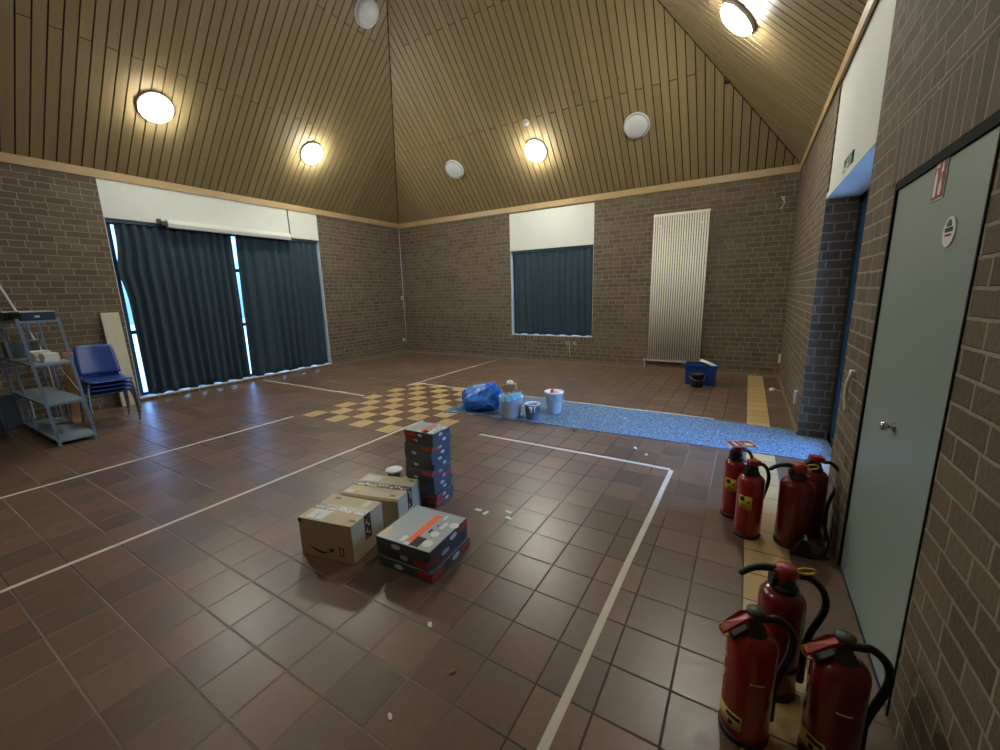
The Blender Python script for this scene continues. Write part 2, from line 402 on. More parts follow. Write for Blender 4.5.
# ------------------------------------------------------------------ windows
def window(name, axis, a0, a1, z0, zp, z1, face, out, bars_v, bars_h, cur):
    """opening a0..a1 along axis ('y' in the left wall, 'x' in the back wall); face = wall plane, out = outward sign"""
    def bx(mb, p0, p1, d0, d1, q0, q1):
        d0, d1 = sorted((face+out*d0, face+out*d1))
        if axis == 'y': mb.box((d0, p0, q0), (d1, p1, q1))
        else: mb.box((p0, d0, q0), (p1, d1, q1))
    f = MB()
    for p in [a0, a1-.10]: bx(f, p, p+.10, .14, .26, z0, zp)
    for p in bars_v: bx(f, p, p+.07, .20, .26, z0, zp)
    for q in [z0, zp-.06]+bars_h: bx(f, a0, a1, .20, .26, q, q+.06)
    root = struct(f.build(name, M['framepaint']))
    g = MB(); bx(g, a0+.03, a1-.03, .228, .234, z0+.02, zp-.02); g.build('glass_pane', M['pane'], root)
    pn = MB(); bx(pn, a0, a1, -.004, .06, zp, z1); bx(pn, a0, a1, .06, .30, zp, z1); pn.build('upper_panel', M['plaster'], root)
    sl = MB(); bx(sl, a0, a1, .005, .30, z0, z0+.02); sl.build('sill', M['sill'], root)
    jm = MB(); bx(jm, a0, a0+.012, .012, .20, z0+.02, zp); bx(jm, a1-.012, a1, .012, .20, z0+.02, zp); jm.build('reveal_lining', M['plaster'], root, split=True)
    rl = MB(); bx(rl, a0+.01, a1-.01, cur-.02, cur+.02, zp-.05, zp+.001); rl.build('curtain_rail', M['framepaint'], root)
    return root
window('window_1', 'y', LW0, LW1, LWZ0, LWP, LWZ1, XL, -1, [3.30, 4.17, 5.04], [1.06, 2.08], .05)
window('window_2', 'x', BW0, BW1, BWZ0, BWP, BWZ1, YB, 1, [-3.82], [], .05)

def curtain(name, axis, a0, a1, z0, z1, plane, folds, amp, seed, label, group, edge=None):
    rr = random.Random(seed); nu, nv = folds*10, 26
    ph = [rr.uniform(.75, 1.25) for _ in range(folds+2)]
    mb = MB(); grid = []
    for j in range(nv+1):
        v = j/nv; row = []
        for i in range(nu+1):
            u = i/nu
            w = amp*(.55+.45*v)*ph[int(u*folds)]*math.sin(2*PI*(u*folds+.35*math.sin(5*u+seed)+.25*v*math.sin(9*u+seed)))
            a = a0+(a1-a0)*u
            if edge: a += edge(u, v)
            z = z1+(z0-z1)*v + (.016*math.sin(2*PI*(u*folds*.5)+seed) if j == nv else 0)
            row.append((a, plane+w, z))
        grid.append(row)
    P = lambda t: V(t[1], t[0], t[2]) if axis == 'y' else V(t[0], t[1], t[2])
    vs = [[mb.bm.verts.new(P(t)) for t in row] for row in grid]
    for j in range(nv):
        for i in range(nu):
            f = mb.bm.faces.new([vs[j][i], vs[j][i+1], vs[j+1][i+1], vs[j+1][i]]); f.smooth = True
    o = mb.build(name, M['curtain'])
    s = o.modifiers.new('thick', 'SOLIDIFY'); s.thickness = .004
    return tag(o, label, 'curtain', group)
def ledge(u, v):                      # the near edge is pushed aside half way up
    return -.055*math.exp(-((v-.27)/.10)**2)*(1-u)**6 + .03*v*(1-u)**4
curtain('curtain', 'y', 2.535, 4.200, .075, 2.755, XL-.06, 13, .042, 1, 'wide dark blue curtain closer to the chairs, left half of the large window', 'curtains of the large window', ledge)
curtain('curtain', 'y', 4.215, 5.925, .075, 2.755, XL-.06, 10, .042, 2, 'dark blue curtain on the large window nearer the room corner', 'curtains of the large window',
        lambda u, v: .035*(1-u)**5*(1-v)**2)
curtain('curtain', 'x', -4.70, -2.81, .612, 2.46, YB+.05, 12, .032, 3, 'short dark blue curtain over the small window in the back wall', None)

# roller screen case on the white panel
rs = empty('roller_screen', (XL+.005, 4.24, 2.735), 0, 'long white roller screen case fixed across the white panel above the large curtains', 'screen')
MB().prism([V(0, -1.05, .13), V(.07, -1.05, .12), V(.09, -1.05, .06), V(.075, -1.05, 0), V(0, -1.05, 0)], V(0, 2.1, 0)).build('case', M['plaster'], rs, .004)
MB().box((0, -1.13, .03), (.07, -1.05, .09)).box((0, -1.17, .05), (.04, -1.12, .12)).build('end_bracket', M['olive'], rs)
MB().tube([(.012, 1.075, .60), (.012, 1.078, .3), (.016, 1.08, .02)], .009, 6).box((0, 1.06, 0), (.03, 1.10, .07)).build('pull_cord', M['olive'], rs)

# ------------------------------------------------------------------ passage on the right
struct(MB().box((XR, PY0, PZ), (XR+T, PY1, PZ+.05)).box((XR+.012, PY0, PZ+.05), (XR+.05, PY1, ZT)).build('trim_7', M['plaster']))
d2 = MB()
for y in (PY0, (PY0+PY1)/2-.035, PY1-.17): d2.box((XR+.25, y, 0), (XR+.31, y+(.17 if y > 4.9 else .07), PZ))
for z in (0, PZ-.07): d2.box((XR+.25, PY0, z), (XR+.31, PY1, z+.07))
d2 = struct(d2.build('door_2', M['darkframe']))
MB().box((XR+.275, PY0+.03, .02), (XR+.285, PY1-.03, PZ-.02)).build('glass_pane', M['pane'], d2)
struct(MB().box((XR, PY0-.05, -.03), (XR+.34, PY1+.05, -.0005)).build('floor_passage', M['slab']))
# outside ground
struct(MB().box((-40, -30, -.25), (40, 45, -.05)).build('ground_outside', M['slab']))

# ------------------------------------------------------------------ grey door
d1 = struct(MB().box((XR+.006, DY0+.012, .006), (XR+.05, DY1-.022, DZ-.034)).build('door_1', M['door'], None, .002))
MB().box((XR-.004, DY0, 0), (XR+.05, DY0+.010, DZ)).box((XR-.004, DY1-.020, 0), (XR+.05, DY1, DZ)).box((XR-.004, DY0, DZ-.034), (XR+.05, DY1, DZ)).build('door_frame', M['doorframe'], d1)
MB().lathe([(.018, 0), (.018, .005), (.008, .007), (.008, .02), (.017, .025), (.019, .036), (.015, .043), (.003, .045)], 18, (XR+.006, 2.225, .965), Matrix.Rotation(-PI/2, 4, 'Y')).build('door_knob', M['chrome'], d1)

# fire sign on the door
sx = XR+.004
fs = tag(MB().box((sx-.002, 2.128, 1.846), (sx+.001, 2.242, 1.992)).build('fire_sign', M['paper']), 'small red fire extinguisher sign high on the grey door', 'sign')
MB().box((sx-.0035, 2.133, 1.851), (sx-.002, 2.237, 1.987)).build('red_field', M['signred'], fs)
pg = MB()
X0 = sx-.0045
def yz(pts): return [V(X0, 2.237-u*.104, 1.851+v*.136) for u, v in pts]
pg.prism(yz([(.12, .06), (.40, .06), (.40, .55), (.36, .64), (.32, .68), (.32, .76), (.20, .76), (.20, .68), (.15, .64), (.12, .55)]), V(.001, 0, 0))
pg.prism(yz([(.14, .80), (.42, .80), (.46, .90), (.30, .86), (.14, .88)]), V(.001, 0, 0))
pg.prism(yz([(.58, .10), (.82, .06), (.90, .30), (.82, .28), (.86, .46), (.76, .38), (.74, .62), (.64, .40), (.58, .34)]), V(.001, 0, 0))
pg.prism(yz([(.62, .62), (.86, .66), (.84, .92), (.78, .80), (.72, .92), (.68, .76)]), V(.001, 0, 0))
pg.build('pictogram', M['paper'], fs)
st = tag(MB().disc((sx+.002, 2.012, 1.718), .050, (-1, 0, 0), .004, 28).build('round_sticker', M['paper']), 'round white sticker with green and red print below the red sign on the grey door', 'sticker')
g = MB(); Y0 = 2.012; X0 = sx-.0035
g.prism([V(X0, Y0+.020, 1.735), V(X0, Y0-.020, 1.735), V(X0, Y0-.014, 1.752), V(X0, Y0-.004, 1.758), V(X0, Y0+.010, 1.754), V(X0, Y0+.018, 1.746)], V(.001, 0, 0))
for k in range(5): g.box((X0, Y0+.030-k*.0135-.010, 1.717), (X0+.001, Y0+.030-k*.0135, 1.731))
g.build('green_print', M['darkgreen'], st)
g = MB()
for k in range(6): g.box((X0, Y0+.024-k*.009-.006, 1.703), (X0+.001, Y0+.024-k*.009, 1.710))
g.build('red_print', M['signred'], st)
# exit sign on the white panel over the passage
es = tag(MB().box((XR+.002, 4.05, 2.356), (XR+.0125, 4.37, 2.504)).build('exit_sign', M['signgreen']), 'small green emergency exit sign on the white panel over the passage', 'sign')
X0 = XR+.0005; g = MB()
def ey(pts): return [V(X0, 4.37-u*.32, 2.356+v*.148) for u, v in pts]
g.prism(ey([(.62, .12), (.86, .12), (.86, .88), (.62, .88), (.62, .82), (.81, .82), (.81, .18), (.62, .18)]), V(.0015, 0, 0))
g.prism(ey([(.50, .70), (.56, .70), (.58, .80), (.53, .86), (.48, .80)]), V(.0015, 0, 0))
g.prism(ey([(.40, .62), (.56, .66), (.66, .52), (.63, .48), (.55, .56), (.52, .40), (.64, .30), (.60, .14), (.56, .14), (.57, .27), (.44, .38), (.36, .16), (.31, .16), (.40, .50)]), V(.0015, 0, 0))
g.prism(ey([(.24, .56), (.24, .66), (.10, .50), (.24, .34), (.24, .44), (.32, .44), (.32, .56)]), V(.0015, 0, 0))
g.build('pictogram', M['paper'], es)
# white strap handle on the pier
wh = tag(MB().tube([(XR-.012, 3.00, 1.055), (XR-.028, 3.004, 1.0), (XR-.026, 3.02, .93), (XR-.018, 3.03, .88), (XR-.012, 3.04, .835)], [.014, .010, .011, .012, .010], 8)
         .box((XR-.022, 2.985, 1.035), (XR+.001, 3.03, 1.07)).box((XR-.02, 3.02, .825), (XR+.001, 3.06, .89)).build('grab_bar', M['white'], None, .003), 'white bar fixed on the brick pier left of the grey door', 'bar')

# ------------------------------------------------------------------ carpet and floor markings
cp = MB().prism([V(-3.42, 4.12, .0005), V(-3.05, 4.215, .0005), V(-1.5, 4.29, .0005), V(XR+.245, 4.40, .0005), V(XR+.245, 5.11, .0005), V(XR-.005, 5.11, .0005), V(XR-.01, 5.29, .0005), V(-1.5, 5.33, .0005), V(-3.40, 5.33, .0005), V(-3.47, 4.62, .0005)], V(0, 0, .007))
tag(cp.build('carpet_runner', M['carpet']), 'long blue grey carpet strip running from the passage to the blue bag', 'carpet')
def tape(x0, y0, x1, y1, label, w=.034, seed=0):
    d = Vector((x1-x0, y1-y0, 0)); L = d.length; d.normalize(); n = V(-d.y, d.x, 0); rr = random.Random(seed)
    k = max(2, int(L/.35)); mb = MB(); a = []; b = []
    for i in range(k+1):
        p = V(x0, y0, 0)+d*(L*i/k); o = rr.uniform(-.004, .004)
        a.append(p+n*(w/2+o)); b.append(p-n*(w/2-o))
    mb.prism(a+b[::-1], V(0, 0, .0012))
    tag(mb.build('floor_tape', M['tape']), label, 'tape', 'white court lines on the tiles')
tape(-3.42, -.2, -3.41, 3.72, 'long white floor line passing left of the cardboard boxes to the stack of packs', seed=1)
tape(-5.17, -.2, -5.13, 3.06, 'white floor line nearest the chairs and shelving on the left', seed=2)
tape(-2.48, 3.62, -.47, 3.62, 'short white floor line crossing between the buckets and the pale green stickers', .036, 3)
tape(-.455, 3.60, -.50, .2, 'white floor line running to the bottom edge beside the near fire extinguishers', .036, 4)
tape(-5.05, 5.13, -5.06, 8.40, 'white floor line from the yellow checkered tiles back to the rear wall', seed=5)
tape(-5.03, 5.395, -.24, 5.37, 'white floor line just behind the carpet strip and the buckets', seed=6)
tape(-8.1, 4.31, -5.16, 4.30, 'white floor line from the large curtains to the yellow checkered tiles', seed=7)

# ------------------------------------------------------------------ ceiling lamps
def lamp(p, up, lit, label, R=.212, m=None):
    """up: normal pointing into the room"""
    t = empty('ceiling_lamp', p, 0, label, 'lamp', 'lit round ceiling lamps' if lit else 'unlit round ceiling lamps')
    t.rotation_mode = 'QUATERNION'; t.rotation_quaternion = Vector(up).to_track_quat('Z', 'Y')
    MB().lathe([(R*.91, -.02), (R*.98, 0), (R, .012), (R*.995, .034), (R*.965, .040), (R*.935, .036), (R*.92, .0)], 36, cap=False).lathe([(R*.9, -.02), (R*.9, .0)], 36).build('rim', M['lamprim'], t)
    MB().lathe([(R*.89, .01), (R*.90, .052), (R*.85, .074), (R*.72, .090), (R*.45, .102), (.01, .106)], 36).build('shade', M[m or 'lamplit'] if lit else M['lampglass'], t)
    return t
NL, NB, NR = (1, 0, -1), (0, -1, -1), (-1, 0, -1)
lamp((-7.385, 2.99, ZT+.815), NL, True, 'lit round ceiling lamp on the left slope nearest the shelving side', m='lampdim')
lamp((-7.365, 5.415, ZT+.835), NL, True, 'smaller-looking lit ceiling lamp on the left slope near the corner')
lamp((-5.614, 5.407, ZT+2.586), NL, False, 'unlit round ceiling lamp high on the left slope at the top edge')
lamp((-5.667, 7.687, ZT+.783), NB, False, 'unlit ceiling lamp on the rear slope nearest the dark corner seam')
lamp((-3.718, 7.674, ZT+.796), NB, True, 'lit ceiling lamp on the rear slope above the small window')
lamp((-1.83, 7.646, ZT+.824), NB, False, 'unlit ceiling lamp on the rear slope above the radiator')
lamp((-.307, 5.454, ZT+.865), NR, True, 'lit ceiling lamp on the right slope above the white panel')
# added fill lamp on the unseen slope, lightens the sides that face the camera
lamp((-3.72, YF+.80, ZT+.80), (0, 1, -1), True, 'added fill lamp on the unseen slope behind the camera', m='lampfill')
sd = empty('smoke_detector', (-3.734, 7.299, ZT+1.171), 0, 'tiny white smoke detector above the lit lamp on the rear slope', 'detector')
sd.rotation_mode = 'QUATERNION'; sd.rotation_quaternion = Vector(NB).to_track_quat('Z', 'Y')
MB().lathe([(.055, -.01), (.06, 0), (.06, .02), (.05, .035)], 24).build('base', M['white'], sd)
MB().lathe([(.04, .03), (.038, .05), (.028, .06), (.004, .062)], 20).build('sensor_head', M['palegrey'], sd)
sb = tag(MB().box((-.04, -.03, -.02), (.04, .03, .02)).build('seam_hook', M['black'], None, .004), 'small black fitting on the dark seam between the rear and right slopes', 'hook')
sb.location = (-.50, 7.41, ZT+1.045)

# ------------------------------------------------------------------ radiator
rd = empty('radiator', (-1.165, YB, 0), 0, 'tall cream tubular radiator on the back wall', 'radiator')
NT_ = 23
for k in range(NT_):
    x = -.455+.91*k/(NT_-1)
    MB().tube([(x, -.075, .19), (x, -.075, 2.90)], .0150, 10).build('tube', M['radiator'], rd)
MB().tube([(-.475, -.06, .185), (.475, -.06, .185)], .022, 12).build('header', M['radiator'], rd)
MB().tube([(-.475, -.06, 2.905), (.475, -.06, 2.905)], .022, 12).build('header', M['radiator'], rd)
for x in (-.35, .35):
    MB().box((x-.015, -.06, 2.70), (x+.015, -.0015, 2.73)).box((x-.015, -.06, .40), (x+.015, -.0015, .43)).build('wall_bracket', M['radiator'], rd, split=True)
MB().tube([(-.475, -.06, .185), (-.53, -.06, .185)], .012, 8).tube([(-.53, -.06, .20), (-.53, -.06, -.0)], .011, 8).tube([(-.555, -.06, .185), (-.52, -.06, .185)], .02, 10).build('valve', M['palegrey'], rd)
MB().tube([(.475, -.06, 2.905), (.51, -.06, 2.905)], .012, 8).build('bleed_valve', M['brass'], rd)

# ------------------------------------------------------------------ cables and sockets
tag(MB().tube([(XL+.012, YB-.012, 3.33), (XL+.012, YB-.012, 1.3), (XL+.012, YB-.012, .25)], .011, 8).build('wall_cable', M['palegrey']), 'thin pale cable running down the far left room corner', 'cable')
jb = tag(MB().box((XL, YB-.10, 1.46), (XL+.035, YB-.03, 1.55)).build('junction_box', M['white'], None, .005), 'small pale junction box on the corner cable at head height', 'socket')
MB().box((XL+.03, YB-.085, 1.485), (XL+.045, YB-.045, 1.525)).build('cover', M['olive'], jb)
so = tag(MB().box((XL, YB-.15, .315), (XL+.03, YB-.07, .395)).build('wall_socket', M['white'], None, .006), 'white wall socket low beside the far left corner', 'socket')
MB().disc((XL+.03, YB-.11, .355), .024, (1, 0, 0), .003).build('socket_face', M['palegrey'], so)
for (y, z, lb) in ((8.39, .34, 'white socket on the right wall close to the far corner'), (5.50, .33, 'white socket on the right wall edge beside the passage')):
    o = tag(MB().box((XR-.03, y-.035, z-.075), (XR, y+.035, z+.075)).build('wall_socket', M['white'], None, .006), lb, 'socket')
    MB().disc((XR-.03, y, z-.03), .022, (-1, 0, 0), .003).disc((XR-.03, y, z+.035), .022, (-1, 0, 0), .003).build('socket_face', M['palegrey'], o, split=True)
tag(MB().tube(smooth_path([(.33, YB-.004, 3.0), (.355, YB-.03, 2.97), (.38, YB-.02, 2.9), (.36, YB-.03, 2.84), (.33, YB-.035, 2.80)]), .008, 6).box((.34, YB-.03, 2.94), (.38, YB+.001, 2.99)).build('loose_cable', M['palegrey']), 'loose pale cable end sticking out of the back wall near the right corner', 'cable')
pl = tag(MB().lathe([(.03, 0), (.04, .012), (.04, .035), (.025, .05), (.006, .052)], 16).tube(smooth_path([(.03, 0, .02), (.07, .03, .012), (.11, .02, .012)]), .006, 6).build('cable_plug', M['white']), 'small white plug lying at the foot of the right wall', 'plug')
pl.location = (.42, 7.25, 0)

dp = MB(); rq = random.Random(3)
for k in range(9):
    x = -3.40+.03*k*rq.uniform(.6, 1.2); L_ = rq.uniform(.03, .12)+(.30 if k == 4 else 0)
    dp.prism([V(x-.006, YB-.0045, .48), V(x+.006, YB-.0045, .48), V(x+.003, YB-.0045, .48-L_), V(x-.003, YB-.0045, .48-L_)], V(0, .004, 0))
tag(dp.build('paint_drips', M['palegrey']), 'thin pale paint drips on the bricks below the small window', 'stain')
# ------------------------------------------------------------------ cardboard boxes
def carton(loc, rz, L, D, H, label, variant):
    t = empty('cardboard_box', loc, rz, label, 'box', 'cardboard parcels')
    body = MB().box((-L/2, -D/2, 0), (L/2, D/2, H)).build('body', M['cardboard'], t, .004)
    e = .0012
    # printed parcel tape: across the top along x and down the right-hand end
    tp = MB(); tp.box((-L/2, -.03, H), (L/2+e, .03, H+e)); tp.box((L/2, -.03, H*.35), (L/2+e, .03, H+e)); tp.box((-L/2-e, -.03, H*.35), (-L/2, .03, H+e))
    tp.build('parcel_tape', M['tapeblack'], t)
    pr = MB(); rr = random.Random(variant)
    n = 16
    for k in range(n):
        x = -L/2+.01+k*(L-.02)/n; y = rr.choice((-.022, -.004))
        w_ = (L-.02)/n*.72
        pr.prism([V(x, y, H+e), V(x+w_, y, H+e), V(x+w_*.7, y+.022, H+e), V(x+.002, y+.018, H+e)], V(0, 0, e*.6), rr.choice((0, 1, 1)))
    for k in range(8):
        z = H*.38+k*H*.075; y = rr.choice((-.022, -.002))
        pr.prism([V(L/2+e, y, z), V(L/2+e, y+.02, z), V(L/2+e, y+.018, z+H*.055), V(L/2+e, y+.002, z+H*.045)], V(e*.6, 0, 0), rr.choice((0, 1)))
    pr.build('tape_print', [M['tapeorange'], M['tapewhite']], t)
    # white address label
    if variant == 1:
        lb = MB().box((-L/2+.045, -D/2+.015, H), (-L/2+.165, -.035, H+e)).build('address_label', M['paper'], t)
        MB().box((-L/2+.10, -D/2+.03, H+e), (-L/2+.103, -D/2+.08, H+2*e)).build('label_print', M['ink'], lb)
        MB().box((L/2-.09, .06, H), (L/2-.055, D/2-.02, H+e)).build('label_strip', M['paper'], t)
        hm = MB()
        for (x, y) in ((-L/2+.06, D/2-.05), (L/2-.05, -D/2+.045)): hm.box((x, y, H), (x+.04, y+.022, H+e*.7))
        hm.build('handling_mark', M['faint'], t, split=True)
        # smile arrow and the two upright arrows on the near side
        sm = MB(); pts = []
        for k in range(13):
            a = k/12; pts.append((-.12+.16*a, H*.28-.030*math.sin(PI*a*.92)+.0*a))
        wid = [.002+.005*math.sin(PI*min(1, k/10)) for k in range(13)]
        up = [V(x, -D/2, z+w) for (x, z), w in zip(pts, wid)]; dn = [V(x, -D/2, z-w) for (x, z), w in zip(pts, wid)]
        sm.prism(up+dn[::-1], V(0, -e, 0))
        x, z = pts[-1]; sm.prism([V(x-.022, -D/2, z+.012), V(x+.012, -D/2, z+.016), V(x+.006, -D/2, z-.018), V(x-.002, -D/2, z-.004)], V(0, -e, 0))
        for xx in (.10, .125):
            sm.box((xx-.002, -D/2-e, .045), (xx+.002, -D/2, .085))
            sm.prism([V(xx-.008, -D/2, .085), V(xx+.008, -D/2, .085), V(xx, -D/2, .10)], V(0, -e, 0))
        sm.box((.09, -D/2-e, .038), (.135, -D/2, .042))
        sm.build('arrow_print', M['ink'], t)
        MB().box((-L/2-e, -D/2-e, H-.03), (-L/2+.025, -D/2, H-.005)).build('corner_tape', M['tapeblack'], t)
    else:
        MB().box((-L/2+.03, .045, H), (-L/2+.16, D/2-.025, H+e)).build('address_label', M['paper'], t)
        MB().box((-L/2+.01, -D/2+.02, H), (-L/2+.075, -D/2+.055, H+e)).build('label_strip', M['paper'], t)
        MB().box((-L/2+.085, -D/2+.045, H), (-L/2+.105, -D/2+.085, H+e)).build('sticker', M['yellow'], t)
        hm = MB()
        for (x, y) in ((L/2-.08, -D/2+.03), (L/2-.06, D/2-.05)): hm.box((x, y, H), (x+.035, y+.022, H+e*.7))
        hm.build('handling_mark', M['faint'], t, split=True)
        MB().prism([V(-L/2-.004, -D/2, H), V(L/2, -D/2, H), V(L/2, -D/2-.012, H-.012), V(-L/2-.004, -D/2-.012, H-.010)], V(0, 0, -.003)).build('flap_edge', M['cardboard'], t)
    return t
carton((-2.092, 1.480, 0), math.radians(12.0), .388, .305, .247, 'cardboard parcel box nearest the camera with a black smile arrow on its front', 1)
carton((-2.155, 1.875, 0), math.radians(14.5), .44, .315, .218, 'cardboard parcel box standing behind the smile box, with a yellow sticker on top', 2)

# ------------------------------------------------------------------ printed flat packs
def pack(loc, rz, L, D, H, label, group, full, k):
    t = empty('flat_pack', loc, rz, label, 'box', group)
    MB().box((-L/2, -D/2, 0), (L/2, D/2, H)).build('body', M['packside'], t, .004)
    e = .0008; rr = random.Random(k*3+int(L*100))
    if full:
        MB().box((-L/2+.003, -D/2+.003, H), (L/2-.003, D/2-.003, H+e)).build('printed_face', M['packtop'], t)
        MB().box((L*.0, -D*.40, H+e), (L*.12, D*.36, H+2*e)).build('orange_stripe', M['orange'], t)
        g = MB()
        for (x, y, r) in ((.34, -.33, .030), (.30, -.09, .026), (.44, .22, .028)): g.disc((x*L, y*D, H+e), r*L/.37, (0, 0, 1), e)
        g.box((.27*L, .06*D, H+e), (.33*L, .24*D, H+2*e)); g.box((.17*L, .30*D, H+e), (.21*L, .42*D, H+2*e)); g.box((-.10*L, -.44*D, H+e), (-.02*L, -.30*D, H+2*e)); g.box((.02*L, -.48*D, H+e), (.10*L, -.42*D, H+2*e))
        g.build('white_mark', M['paper'], t, split=True)
        MB().box((.10*L, -.47*D, H+e), (.26*L, -.24*D, H+2*e)).box((.17*L, -.10*D, H+e), (.21*L, .0*D, H+2*e)).box((.20*L, .08*D, H+e), (.22*L, .14*D, H+2*e)).build('dark_print', M['ink'], t, split=True)
        MB().box((-.46*L, -.42*D, H+e), (-.40*L, -.22*D, H+2*e)).build('yellow_sticker', M['paleyellow'], t)
    g = MB()
    side = (k % 2)*.18
    q = [(math.cos(2*PI*i/18), math.sin(2*PI*i/18)) for i in range(18)]
    if k % 2 == 0 or full or L > .3: g.prism([V(-.12*L+side*L+.085*L*c_, -D/2, H*.5+H*.24*s_) for c_, s_ in q], V(0, -e, 0))
    g.prism([V(L/2, .10*D-side*D+.10*D*c_, H*.5+H*.26*s_) for c_, s_ in q], V(e, 0, 0))
    g.build('white_handle_mark', M['paper'], t, split=True)
    g = MB()
    z0, z1 = H*.2, H*.8
    side_a = lambda: (g.box((.14*L, -D/2-e, z0), (.5*L+e, -D/2, z1)), g.box((L/2, -D/2-e, z0), (L/2+e, -.05*D, z1)))
    if L > .3:
        if k < 2: g.box((.24*L, -D/2-e, z0), (.5*L+e, -D/2, z1)); g.box((L/2, -D/2-e, z0), (L/2+e, -.22*D, z1))
        if k != 1: g.box((L/2, .26*D, z0), (L/2+e, .5*D, z1))
    elif k in (11, 10): g.box((-.5*L, -D/2-e, z0), (-.1*L, -D/2, z1))
    elif k in (9, 5, 1, 0): side_a()
    elif k == 4: g.box((L/2, .10*D, z0), (L/2+e, .5*D, z1))
    if g.bm.faces: g.build('red_print', M['packred'], t, split=True)
    return t
where = ['bottom', 'middle', 'top']
for k in range(3):
    pack((-1.571+(.012, -.012, .002)[k], 1.652+(.0, .008, -.004)[k], .0635*k), math.radians((3.5, 1.0, 4.0)[k]), .385, .385, .063,
         ('grey flat pack with an orange stripe lying on top of the low pile' if k == 2 else 'dark flat pack, %s one of the low pile of three' % where[k]), 'wide flat packs in the low pile', k == 2, k)
ordn = ['bottom', 'second', 'third', 'fourth', 'fifth', 'sixth', 'seventh', 'eighth', 'ninth', 'tenth', 'eleventh', 'topmost']
rr = random.Random(5)
for k in range(12):
    pack((-2.012+rr.uniform(-.009, .009), 2.225+rr.uniform(-.009, .009), .0476*k), math.radians(rr.uniform(-2.5, 3.5)), .272, .215, .0472,
         ('topmost pack of the tall stack, its printed grey and orange face up' if k == 11 else ('bottom pack of the tall dark stack, resting on the tiles' if k == 0 else '%s pack from the floor in the tall dark stack' % ordn[k])), 'packs in the tall stack', k == 11, k)

# tin and paper beside the stack
pt = empty('paint_tin', (-2.37, 2.20, 0), 0, 'small tin with a white lid behind the cardboard boxes', 'tin')
MB().lathe([(.050, 0), (.052, .004), (.052, .150), (.055, .155)], 24).build('body', M['greengrey'], pt)
MB().lathe([(.064, .153), (.068, .160), (.068, .168), (.060, .173), (.01, .173)], 28).build('lid', M['paper'], pt)
cr = MB(); bmesh.ops.create_icosphere(cr.bm, subdivisions=3, radius=.045)
for v in cr.bm.verts: v.co *= 1+.35*noise.noise(v.co*30)
for v in cr.bm.verts: v.co.z = max(v.co.z, -.04)*1.7+.068
cr = tag(cr.build('crumpled_paper', M['paper']), 'crumpled white paper beside the tall stack of packs', 'paper'); cr.location = (-2.225, 2.20, 0)

# ------------------------------------------------------------------ litter on the tiles
for (x, y, a, lb) in ((-1.575, 2.245, .1, 'leftmost pale green sticker of four on the tiles'), (-1.505, 2.235, 1.4, 'pale green sticker lying crosswise second from the left on the tiles'),
                      (-1.365, 2.325, -.1, 'pale green sticker farther back of the right pair on the tiles'), (-1.325, 2.254, -.15, 'pale green sticker nearer of the right pair on the tiles')):
    o = tag(MB().box((-.026, -.013, .0003), (.026, .013, .0012)).build('sticker', M['lime']), lb, 'sticker', 'pale green stickers on the tiles'); place(o, (x, y, 0), a)
def scrap(x, y, s, label, m, seed, cat='scrap'):
    rr = random.Random(seed); mb = MB(); pts = []
    for k in range(7):
        a = 2*PI*k/7; r = s*rr.uniform(.6, 1.1); pts.append(V(r*math.cos(a), .6*r*math.sin(a), 0))
    mb.prism(pts, V(0, 0, .003))
    for v in mb.bm.verts: v.co.z += .0004+abs(.25*v.co.x) if v.co.x > 0 else .0004
    o = tag(mb.build('paper_scrap' if cat == 'scrap' else 'dry_leaf', m), label, cat); place(o, (x, y, 0), rr.uniform(0, 3))
scrap(-1.185, 1.249, .02, 'white paper scrap on the tiles in front of the low pile', M['paper'], 1)
scrap(-.941, 1.103, .017, 'small brown leaf on the tiles left of the long white line', M['leaf'], 2, 'leaf')
scrap(-1.03, .84, .018, 'white splinter on the tiles at the bottom of the photo', M['paper'], 3)
scrap(-.85, 3.98, .03, 'white scrap between the carpet strip and the short white line', M['paper'], 4)
scrap(-.72, 3.86, .025, 'grey blue scrap beside the carpet strip by the white line corner', M['palegrey'], 5)
scrap(-1.60, 4.225, .05, 'black scrap at the carpet edge in front of the white bucket', M['black'], 6)
scrap(-1.2, 4.9, .035, 'white flake lying on the blue grey carpet', M['paper'], 8)

# ------------------------------------------------------------------ bag, buckets
bm_ = MB(); bmesh.ops.create_icosphere(bm_.bm, subdivisions=5, radius=1)
for v in bm_.bm.verts:
    p = v.co.copy()
    n = noise.noise(p*1.7+V(3, 1, 0))*.22+abs(noise.noise(p*4.2))*.20-.06+abs(noise.noise(p*9))*.06
    q = p*(1+n)
    q.x *= .30; q.y *= .24; q.z = max(q.z, -.62)*.215+.133
    k = max(0, (q.z-.16)/.2); q.x += .10*k; q.y *= 1-.45*k
    v.co = q
for f in bm_.bm.faces: f.smooth = True
bg_ = empty('plastic_bag', (-3.06, 4.52, .0095), math.radians(8), 'full blue plastic bag slumped on the end of the carpet', 'bag')
bm_.build('sack', M['bag'], bg_)
kn = MB(); kn.tube([(.17, 0, .28), (.20, -.01, .335), (.23, -.015, .36)], [.05, .022, .014], 10)
for a in range(5):
    d = V(math.cos(a*1.25), math.sin(a*1.25), .35)*.055
    kn.prism([V(.225, -.015, .355), V(.225, -.015, .36)+d+V(0, .012, 0), V(.225, -.015, .36)+d-V(0, .012, .004)], V(.002, .001, .002))
kn.build('tied_neck', M['bag'], bg_)

